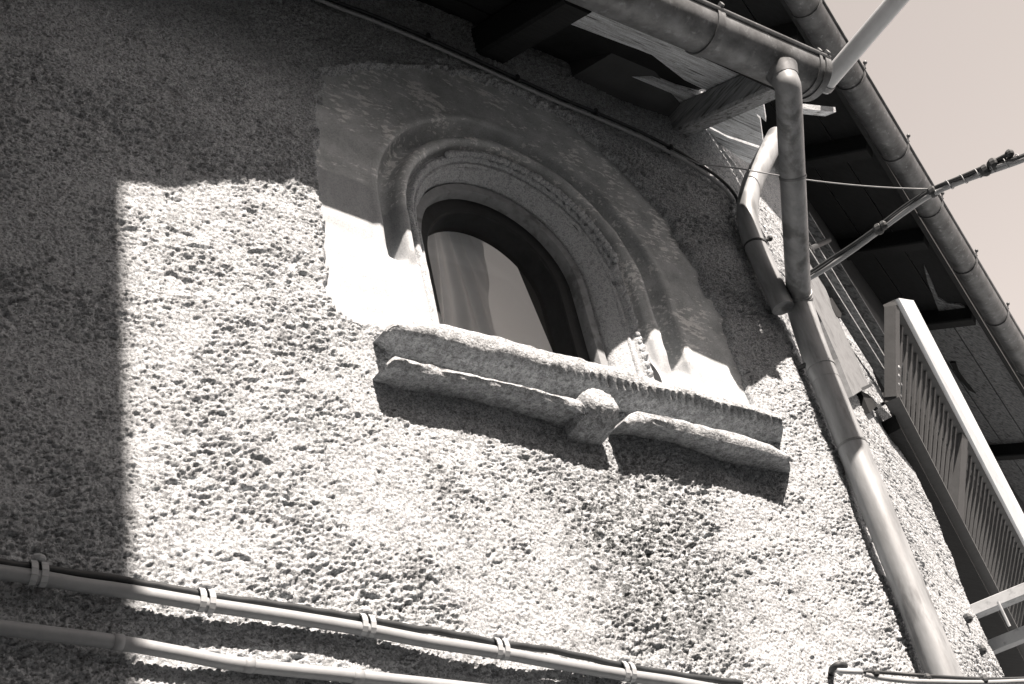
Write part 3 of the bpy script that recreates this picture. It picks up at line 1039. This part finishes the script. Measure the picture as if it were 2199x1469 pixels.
dp2 = thing('downpipe', 'short pale pipe curving down behind the long downpipe at the wall corner', 'downpipe', wpt(1630, 560, -.07), 'downpipes at the house corner')
c2 = [wpt(1668, 292, -.12), wpt(1641, 343, -.11), wpt(1616, 395, -.09), wpt(1605, 450, -.075), wpt(1613, 505, -.065), wpt(1636, 560, -.06), wpt(1664, 622, -.06), wpt(1682, 662, -.06)]
smooth_by_angle(MB().tube(spline(c2, 6), .040, 20).build('pipe_section', M_pipe, dp2, True), 50)
cc = wpt(1622, 528, -.063); ca = th_(np.array(c2[5]) - np.array(c2[3]))
ring(dp2, cc, ca, .0425, .007, M_iron, 'pipe_clamp')
MB().tube([wpt(1636, 520, -.08), wpt(1651, 514, -.10)], .007, 8).sphere(wpt(1653, 512, -.10), .012).build('clamp_bolt', M_iron, dp2)

# ------------------------------------------------------------------ the pole at the roof corner
pole = thing('metal_pole', 'pale round metal pole sticking out past the end of the near gutter', 'pole', wpt(1795, 150, -.66))
pA = wpt(1765, 188, -.555); pB = wpt(1945, -22, -1.013)
smooth_by_angle(MB().tube([pA, pA + (pB - pA) * .5, pB + (pB - pA) * .28], .0330, 18).build('pole_shaft', M_pole, pole, True), 50)
ring(pole, pA + (pB - pA) * .04, pB - pA, .037, .02, M_zinc, 'pole_collar')

# ------------------------------------------------------------------ wall under the upper eave: adjoining house
adj = thing('adjoining_house', 'adjoining timber-eaved house with dark boarded soffit beyond the corner', 'house', side(3.0, -.5, 0))
SZ = h1[2] - .01
oG = float((ax(h1) - QX) @ NX)
# roof and soffit: rises from the gutter to the wall
RS = .42
def sdk(s, o, d=0.): return side(s, o, SZ + .05 + RS * (oG - o) + d)
def sslab(name, s0, s1, o0, o1, d0, d1, m, parent):
    vs_ = [sdk(s, o, d) for d in (d0, d1) for o in (o0, o1) for s in (s0, s1)]
    return MB().add(vs_, [(0, 2, 3, 1), (4, 5, 7, 6), (0, 1, 5, 4), (2, 6, 7, 3), (0, 4, 6, 2), (1, 3, 7, 5)]).build(name, m, parent)
sslab('roof', -1.2, 7.5, oG - .02, -3.0, .06, .12, M_tile, adj)
ob = [oG - .07, oG - .235, oG - .40, oG - .56, oG - .72]
for i in range(4):
    s0_ = -1.2
    for s1_ in (3.59, 7.4):
        sslab('soffit_board', s0_, s1_ - .006, ob[i] - .006, ob[i + 1], .0, .022, M_wood_old if s1_ > 5 else M_wood_shade, adj)  # near stretch takes the near-black copy, soffit shade in its colour
        s0_ = s1_
for s_ in (-.2, .75, 1.7, 2.65, 3.6, 5.7):
    MB().bar(sdk(s_, oG - .09, -.05), sdk(s_, -.8, -.05), .09, .10, UZ, .008).build('rafter', M_wood_shade, adj)
MB().bar(sdk(-1.2, oG - .075, -.035), sdk(7.4, oG - .075, -.035), .025, .11, UZ).build('fascia_board', M_wood_shade, adj)
s2n = np.cross(EX, sdk(0, 0) - sdk(0, oG)); s2n /= np.linalg.norm(s2n); s2n *= (1 if s2n[2] > 0 else -1)
def sof2(px, py, d): return ppt(px, py, sdk(0, oG) - s2n * d, s2n)
MB().plate([sof2(*p_, .012) for p_ in [(1984, 570), (2003, 612), (2014, 640), (2034, 652), (2062, 655), (2092, 672), (2106, 688), (2068, 700), (2008, 712), (2022, 684), (2010, 652), (1992, 606)]], s2n, .01).build('torn_board', M_wood_old, adj)
MB().plate([sof2(*p_, .012) for p_ in [(2040, 780), (2052, 778), (2060, 800), (2076, 822), (2096, 846), (2080, 838), (2058, 812)]], s2n, .006).build('gap_shade_patch', M_gap_shade, adj)  # dark sheet laid on the boards as the shade of a gap
# upper wall above the boards, recessed wall of the balcony bay
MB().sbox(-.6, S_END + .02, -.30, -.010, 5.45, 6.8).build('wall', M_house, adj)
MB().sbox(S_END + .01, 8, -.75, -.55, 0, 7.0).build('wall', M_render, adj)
MB().sbox(S_END - .05, 8, -.9, -.02, 5.50, 5.62).build('lintel', M_wood_shade, adj)
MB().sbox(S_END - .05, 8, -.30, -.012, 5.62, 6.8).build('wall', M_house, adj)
# long boards along the head of the bay
for (a, b, w, o_) in (((1690, 478), (1918, 842), .045, .05), ((1708, 470), (1925, 828), .05, .035), ((1728, 462), (1938, 800), .05, .02)):
    pa, pb = spt(*a, o_), spt(*b, o_)
    MB().bar(pa, pa + (pb - pa) * 1.05, .03, w, NX).build('head_board', M_wood_old, adj)
# flat cement panel with an oval hole painted on
pl = [(1712, 560), (1740, 640), (1765, 690), (1800, 770), (1832, 850), (1866, 828), (1840, 770), (1812, 712), (1785, 650), (1765, 600), (1738, 530)]
MB().plate([spt(*p_, .045) for p_ in pl], -NX, .05).build('cement_panel', M_panel, adj)
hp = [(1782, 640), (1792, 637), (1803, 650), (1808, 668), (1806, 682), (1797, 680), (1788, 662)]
MB().plate([spt(*p_, .047) for p_ in hp], -NX, .02).build('hole_shade', M_gap_shade, adj)  # near-black plate painted in for the shade inside the hole
# boxy iron hooks at the panel's foot
MB().bar(spt(1838, 842, .03), spt(1868, 828, .05), .02, .012, UZ).build('iron_hook', M_iron, adj)
MB().plate([spt(*p_, .03) for p_ in [(1848, 838), (1868, 886), (1884, 872), (1866, 848)]], -NX, .03).build('foot_dark_plate', M_gap_shade, adj)  # near-black plate between the hooks, no opening is cut
MB().bar(spt(1880, 878, .03), spt(1900, 864, .05), .02, .012, UZ).build('iron_hook', M_iron, adj)

# ------------------------------------------------------------------ balcony
bal = thing('balcony', 'white painted timber balcony rail leaning out beyond the house corner', 'balcony', side(2.2, .2, 4.6))
OT, OBt = .30, .10
tA = spt(1930, 640, OT); tB = hpt(2199, 1160, tA[2])
bA = spt(1912, 848, OBt); bB = hpt(2199, 1398, bA[2])
tdir = th_(tB - tA); bdir = th_(bB - bA)
LT = np.linalg.norm(tB - tA) + 1.0
tE = tA + tdir * LT; bE = bA + bdir * LT
wA = spt(1962, 645, OT + .03); wB = hpt(2199, 1105, wA[2]); wE = wA + th_(wB - wA) * LT
inw = np.array([-NX[0], -NX[1], 0])
# top board: the lit outer face between the two traced edges, 4 cm thick
MB().add([tA, tE, wE, wA, tA + inw * .05, tE + inw * .05, wE + inw * .05, wA + inw * .05],
         [(0, 1, 2, 3), (4, 7, 6, 5), (0, 4, 5, 1), (3, 2, 6, 7), (0, 3, 7, 4), (1, 5, 6, 2)]).build('top_rail', M_paint, bal)
ld = th_(np.cross(tdir, np.cross(UZ, tdir)))
MB().bar(tA + inw * .045 - UZ * .012, tE + inw * .045 - UZ * .012, .055, .03, UZ).build('under_rail', M_greypaint, bal)  # underside of the white rail, its shade put into the grey
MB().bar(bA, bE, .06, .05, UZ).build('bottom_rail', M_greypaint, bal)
def bpair(k): return tA + tdir * k + inw * .045 - UZ * .03, bA + bdir * (k * 1.0) + UZ * .02
for k in np.arange(.17, 3.3, .088):
    if 1.25 < k < 1.45: continue
    a, b = bpair(k)
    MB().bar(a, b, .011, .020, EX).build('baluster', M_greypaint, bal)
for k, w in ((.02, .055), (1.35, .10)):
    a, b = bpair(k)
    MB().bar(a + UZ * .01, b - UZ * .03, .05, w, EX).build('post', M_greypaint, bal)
a, b = bpair(.03)
for q_ in (.72, .82, .92):
    MB().sphere(a + (b - a) * q_ + NX * .03, .011).build('bolt_head', M_strap, bal)
zf = bA[2] - .03
sl = [bA + bdir * .12 + inw * .02, bE + inw * .02, bE + inw * .5, side(S_END - .3, -.56, 0)]
MB().plate([(p_[0], p_[1], zf - .07) for p_ in sl], UZ, .07).build('floor_slab', M_wood_shade, bal)
pw = UZ * (zf + .125 - bA[2])
MB().bar(bA + bdir * .55 + inw * .13 + pw, bE + inw * .13 + pw, .06, .24, UZ).build('low_parapet', M_paint, bal)
# bracket beams below it
for p_ in ((2082, 1318), (2122, 1393)):
    a = spt(*p_, -.02)
    MB().bar(a, a + NX * .62, .055, .05, UZ, .003).build('support_beam', M_bracket, bal)
k1 = spt(2082, 1318, .18); k2 = spt(2122, 1393, .18)
MB().tube([spt(2143, 1292, .14), spt(2168, 1345, .14)], .006, 8).build('brace_rod', M_bracket, bal)
MB().bar(side(1.45, .60, 3.83), side(5, .60, 3.83), .05, .06, UZ).build('front_beam', M_bracket, bal)
for p_ in ((2078, 1328), (2108, 1396)):
    MB().sphere(spt(*p_, .02), .02).build('wall_bolt', M_iron, bal)

# ------------------------------------------------------------------ cables
def cable(name, px, y, r, m, parent, n=8, wob=0.0):
    pts = [wpt(*p_[:2], (p_[2] if len(p_) > 2 else y)) for p_ in px]
    pts = spline(pts, 8)
    if wob:
        pts = [p_ + np.array([0, 0, wob * math.sin(i * .9) + wob * .6 * math.sin(i * .37)]) for i, p_ in enumerate(pts)]
    return MB().tube(pts, r, n).build(name, m, parent, True)


wc = thing('wall_cable', 'thin twin cable clipped across the wall above the arched window', 'cable', wpt(1110, 175, -.02))
up_px = [(480, -95), (700, 0), (800, 38), (920, 88), (1010, 128), (1110, 174), (1195, 212), (1280, 247), (1365, 284), (1440, 322), (1490, 352), (1530, 378), (1560, 404), (1578, 428)]
cable('grey_cable', [(a - 2, b + 5) for a, b in up_px], -.022, .0065, M_conduit, wc)
cable('dark_cable', [(a + 3, b - 4) for a, b in up_px] + [(1588, 450), (1600, 492), (1612, 530)], -.024, .0065, M_cable, wc)
for p_ in ((918, 84), (1110, 173), (1278, 245), (1440, 322)):
    c = wpt(*p_, -.02)
    MB().bar(c + np.array([0, 0, -.014]), c + np.array([0, 0, .016]), .014, .030, (0, 1, 0), .003).build('cable_clip', M_iron, wc)

lc = thing('cable_run', 'thick pale cable strapped with a black cable low across the wall', 'cable', wpt(780, 1335, -.05))
lo_px = [(-60, 1219), (0, 1229), (80, 1240), (173, 1256), (273, 1270), (440, 1298), (600, 1322), (773, 1350), (920, 1378), (1073, 1402), (1210, 1427), (1345, 1450), (1440, 1464), (1530, 1480), (1620, 1496)]
cable('pale_cable', lo_px, -.046, .0145, M_conduit, lc, 12)
bk_px = [(-60, 1199), (0, 1209), (80, 1219), (273, 1248), (360, 1262), (440, 1279), (520, 1289), (620, 1303), (700, 1316), (785, 1330), (870, 1346), (960, 1360), (1073, 1382), (1160, 1393), (1250, 1410), (1345, 1431), (1440, 1447), (1540, 1461), (1592, 1467)]
cable('black_cable', bk_px, -.044, .0085, M_cable, lc, 10, .001)
for p_ in ((80, 1230), (440, 1288), (785, 1341), (1073, 1392), (1345, 1441)):
    c = wpt(*p_, -.046)
    mb = MB()
    tx = np.array([.999, 0, -.04])
    for s in (-.010, .010):
        # a strap loop over both cables
        lp = []
        for k in range(13):
            a = 2 * math.pi * k / 12
            lp.append(c + tx * s + np.array([0, -.0175 * math.cos(a), .030 * math.sin(a) * .82 - .002]))
        for q0, q1 in zip(lp[:-1], lp[1:]):
            mb.bar(q0, q1, .013, .003, (q0 - c) * np.array([0, 1, 1]))
    mb.build('cable_strap', M_strap, lc)
    MB().sphere(c + np.array([0, -.006, .029]), .012, 8, 6, (1.3, .9, .7)).build('strap_buckle', M_strap, lc)

cd = thing('conduit_pipe', 'straight grey conduit pipe below the strapped cables', 'conduit', wpt(450, 1398, -.03))
cable('tube', [(-60, 1340), (0, 1348), (241, 1378), (380, 1402), (518, 1427), (755, 1452), (1000, 1478), (1250, 1506)], -.032, .0145, M_conduit, cd, 12)
for p_ in ((241, 1378), (521, 1427), (755, 1452)):
    c0 = wpt(*p_, -.032); c1 = wpt(p_[0] + 22, p_[1] + 3, -.032)
    MB().tube([c0, c1], .0162, 12).build('coupling', M_conduit, cd, True)

oc = thing('overhead_cable', 'bundle of twisted overhead cables crossing in front of the upper gutter', 'cable', spt(1730, 600, .15))
DPT = {1700: 5.25, 1728: 5.2, 1800: 5.15, 1900: 5.05, 2000: 4.95, 2100: 4.85, 2199: 4.75, 2300: 4.65}
def opt(px, py, dd=0.): return zpt(px, py, np.interp(px, list(DPT.keys()), list(DPT.values())) + dd)
main_px = [(1640, 655), (1700, 617), (1728, 600), (1780, 566), (1830, 532), (1880, 497), (1940, 452), (2000, 412), (2060, 388), (2120, 364), (2160, 350), (2199, 338), (2300, 296)]
for j, (dx, dy, r_, m_) in enumerate(((0, -6, .0075, M_cable), (1, 5, .0095, M_conduit), (-2, -1, .006, M_cable), (2, 1, .005, M_conduit))):
    pts = [opt(a + dx + 1.5 * math.sin(a * .03 + j * 2), b + dy + 2.0 * math.sin(a * .035 + j * 1.7), .008 * math.sin(a * .03 + j)) for a, b in main_px]
    sp_ = spline(pts, 8)
    sp_ += [sp_[-1] + th_(sp_[-1] - sp_[-4]) * k_ + UZ * .012 * k_ * k_ for k_ in (.5, 1, 2, 3.5, 5, 7)]
    MB().tube(sp_, r_, 8).build('cable_strand', m_, oc, True)
for k, p_ in enumerate(((1887, 492), (1897, 484), (2003, 412), (2116, 366), (2133, 352))):
    c = opt(*p_)
    MB().sphere(c, .022 if k != 1 else .018, 8, 6, (1, 1, 1)).build('cable_clamp', M_iron, oc)
MB().tube([opt(2126, 352), opt(2164, 332), opt(2172, 330)], .008, 8).sphere(opt(2168, 330), .016).build('splice_sleeve', M_iron, oc)
# binding wire wound round the bundle
wp = []
for i in range(121):
    x = 2008 + 180 * i / 120
    y = np.interp(x, [p_[0] for p_ in main_px], [p_[1] for p_ in main_px])
    a = i * .31
    wp.append(opt(x, y + 12 * math.sin(a), -.018 * math.cos(a)))
MB().tube(wp, .0016, 5).build('binding_wire', M_strap, oc, True)

tw = thing('thin_wire', 'thin stay wire running from the eave to the overhead cable bundle', 'wire', spt(1700, 370, .2))
twp = [wpt(1440, 322, -.03), wpt(1500, 352, -.06), wpt(1590, 362, -.10)]
e_ = opt(1998, 406)
a_ = twp[-1]
for k in range(1, 13):
    t = k / 12
    twp.append(a_ + (e_ - a_) * t - UZ * (.04 * 4 * t * (1 - t)) * .6)
MB().tube(twp, .0028, 6).build('wire_strand', M_conduit, tw, True)
ins = thing('wall_insulator', 'dark cylindrical insulator peg beside the overhead cables at the corner', 'insulator', spt(1750, 528, .06))
MB().tube([spt(1736, 536, .05), spt(1780, 516, .06)], .013, 12).tube([spt(1732, 524, .05), spt(1744, 546, .05)], .016, 10).build('peg', M_iron, ins)

sc_ = thing('service_cable', 'black service cables on a wall hook at the bottom right corner', 'cable', wpt(1795, 1440, -.05))
MB().tube(spline([wpt(1785, 1450, .01), wpt(1788, 1436, -.03), wpt(1800, 1428, -.05), wpt(1815, 1430, -.05)], 5), .010, 8).build('hook', M_iron, sc_, True)
MB().tube([wpt(1800, 1441, -.05), wpt(1850, 1443, -.06)], .008, 10).build('insulator', M_strap, sc_, True)
cable('upper_cable', [(1850, 1443, -.06), (1875, 1443, -.07), (1930, 1447, -.09), (1985, 1451, -.12), (2100, 1458, -.16), (2199, 1457, -.20), (2320, 1450, -.26)], 0, .0055, M_cable, sc_)
cable('lower_cable', [(1858, 1448, -.06), (1885, 1455, -.07), (1940, 1462, -.09), (1985, 1464, -.12), (2100, 1466, -.16), (2199, 1463, -.20), (2320, 1456, -.26)], 0, .0075, M_conduit, sc_)
for p_ in ((1878, 1446, -.07), (1990, 1456, -.12), (2112, 1461, -.165)):
    MB().sphere(wpt(*p_), .014, 8, 6).build('cable_clamp', M_iron, sc_)
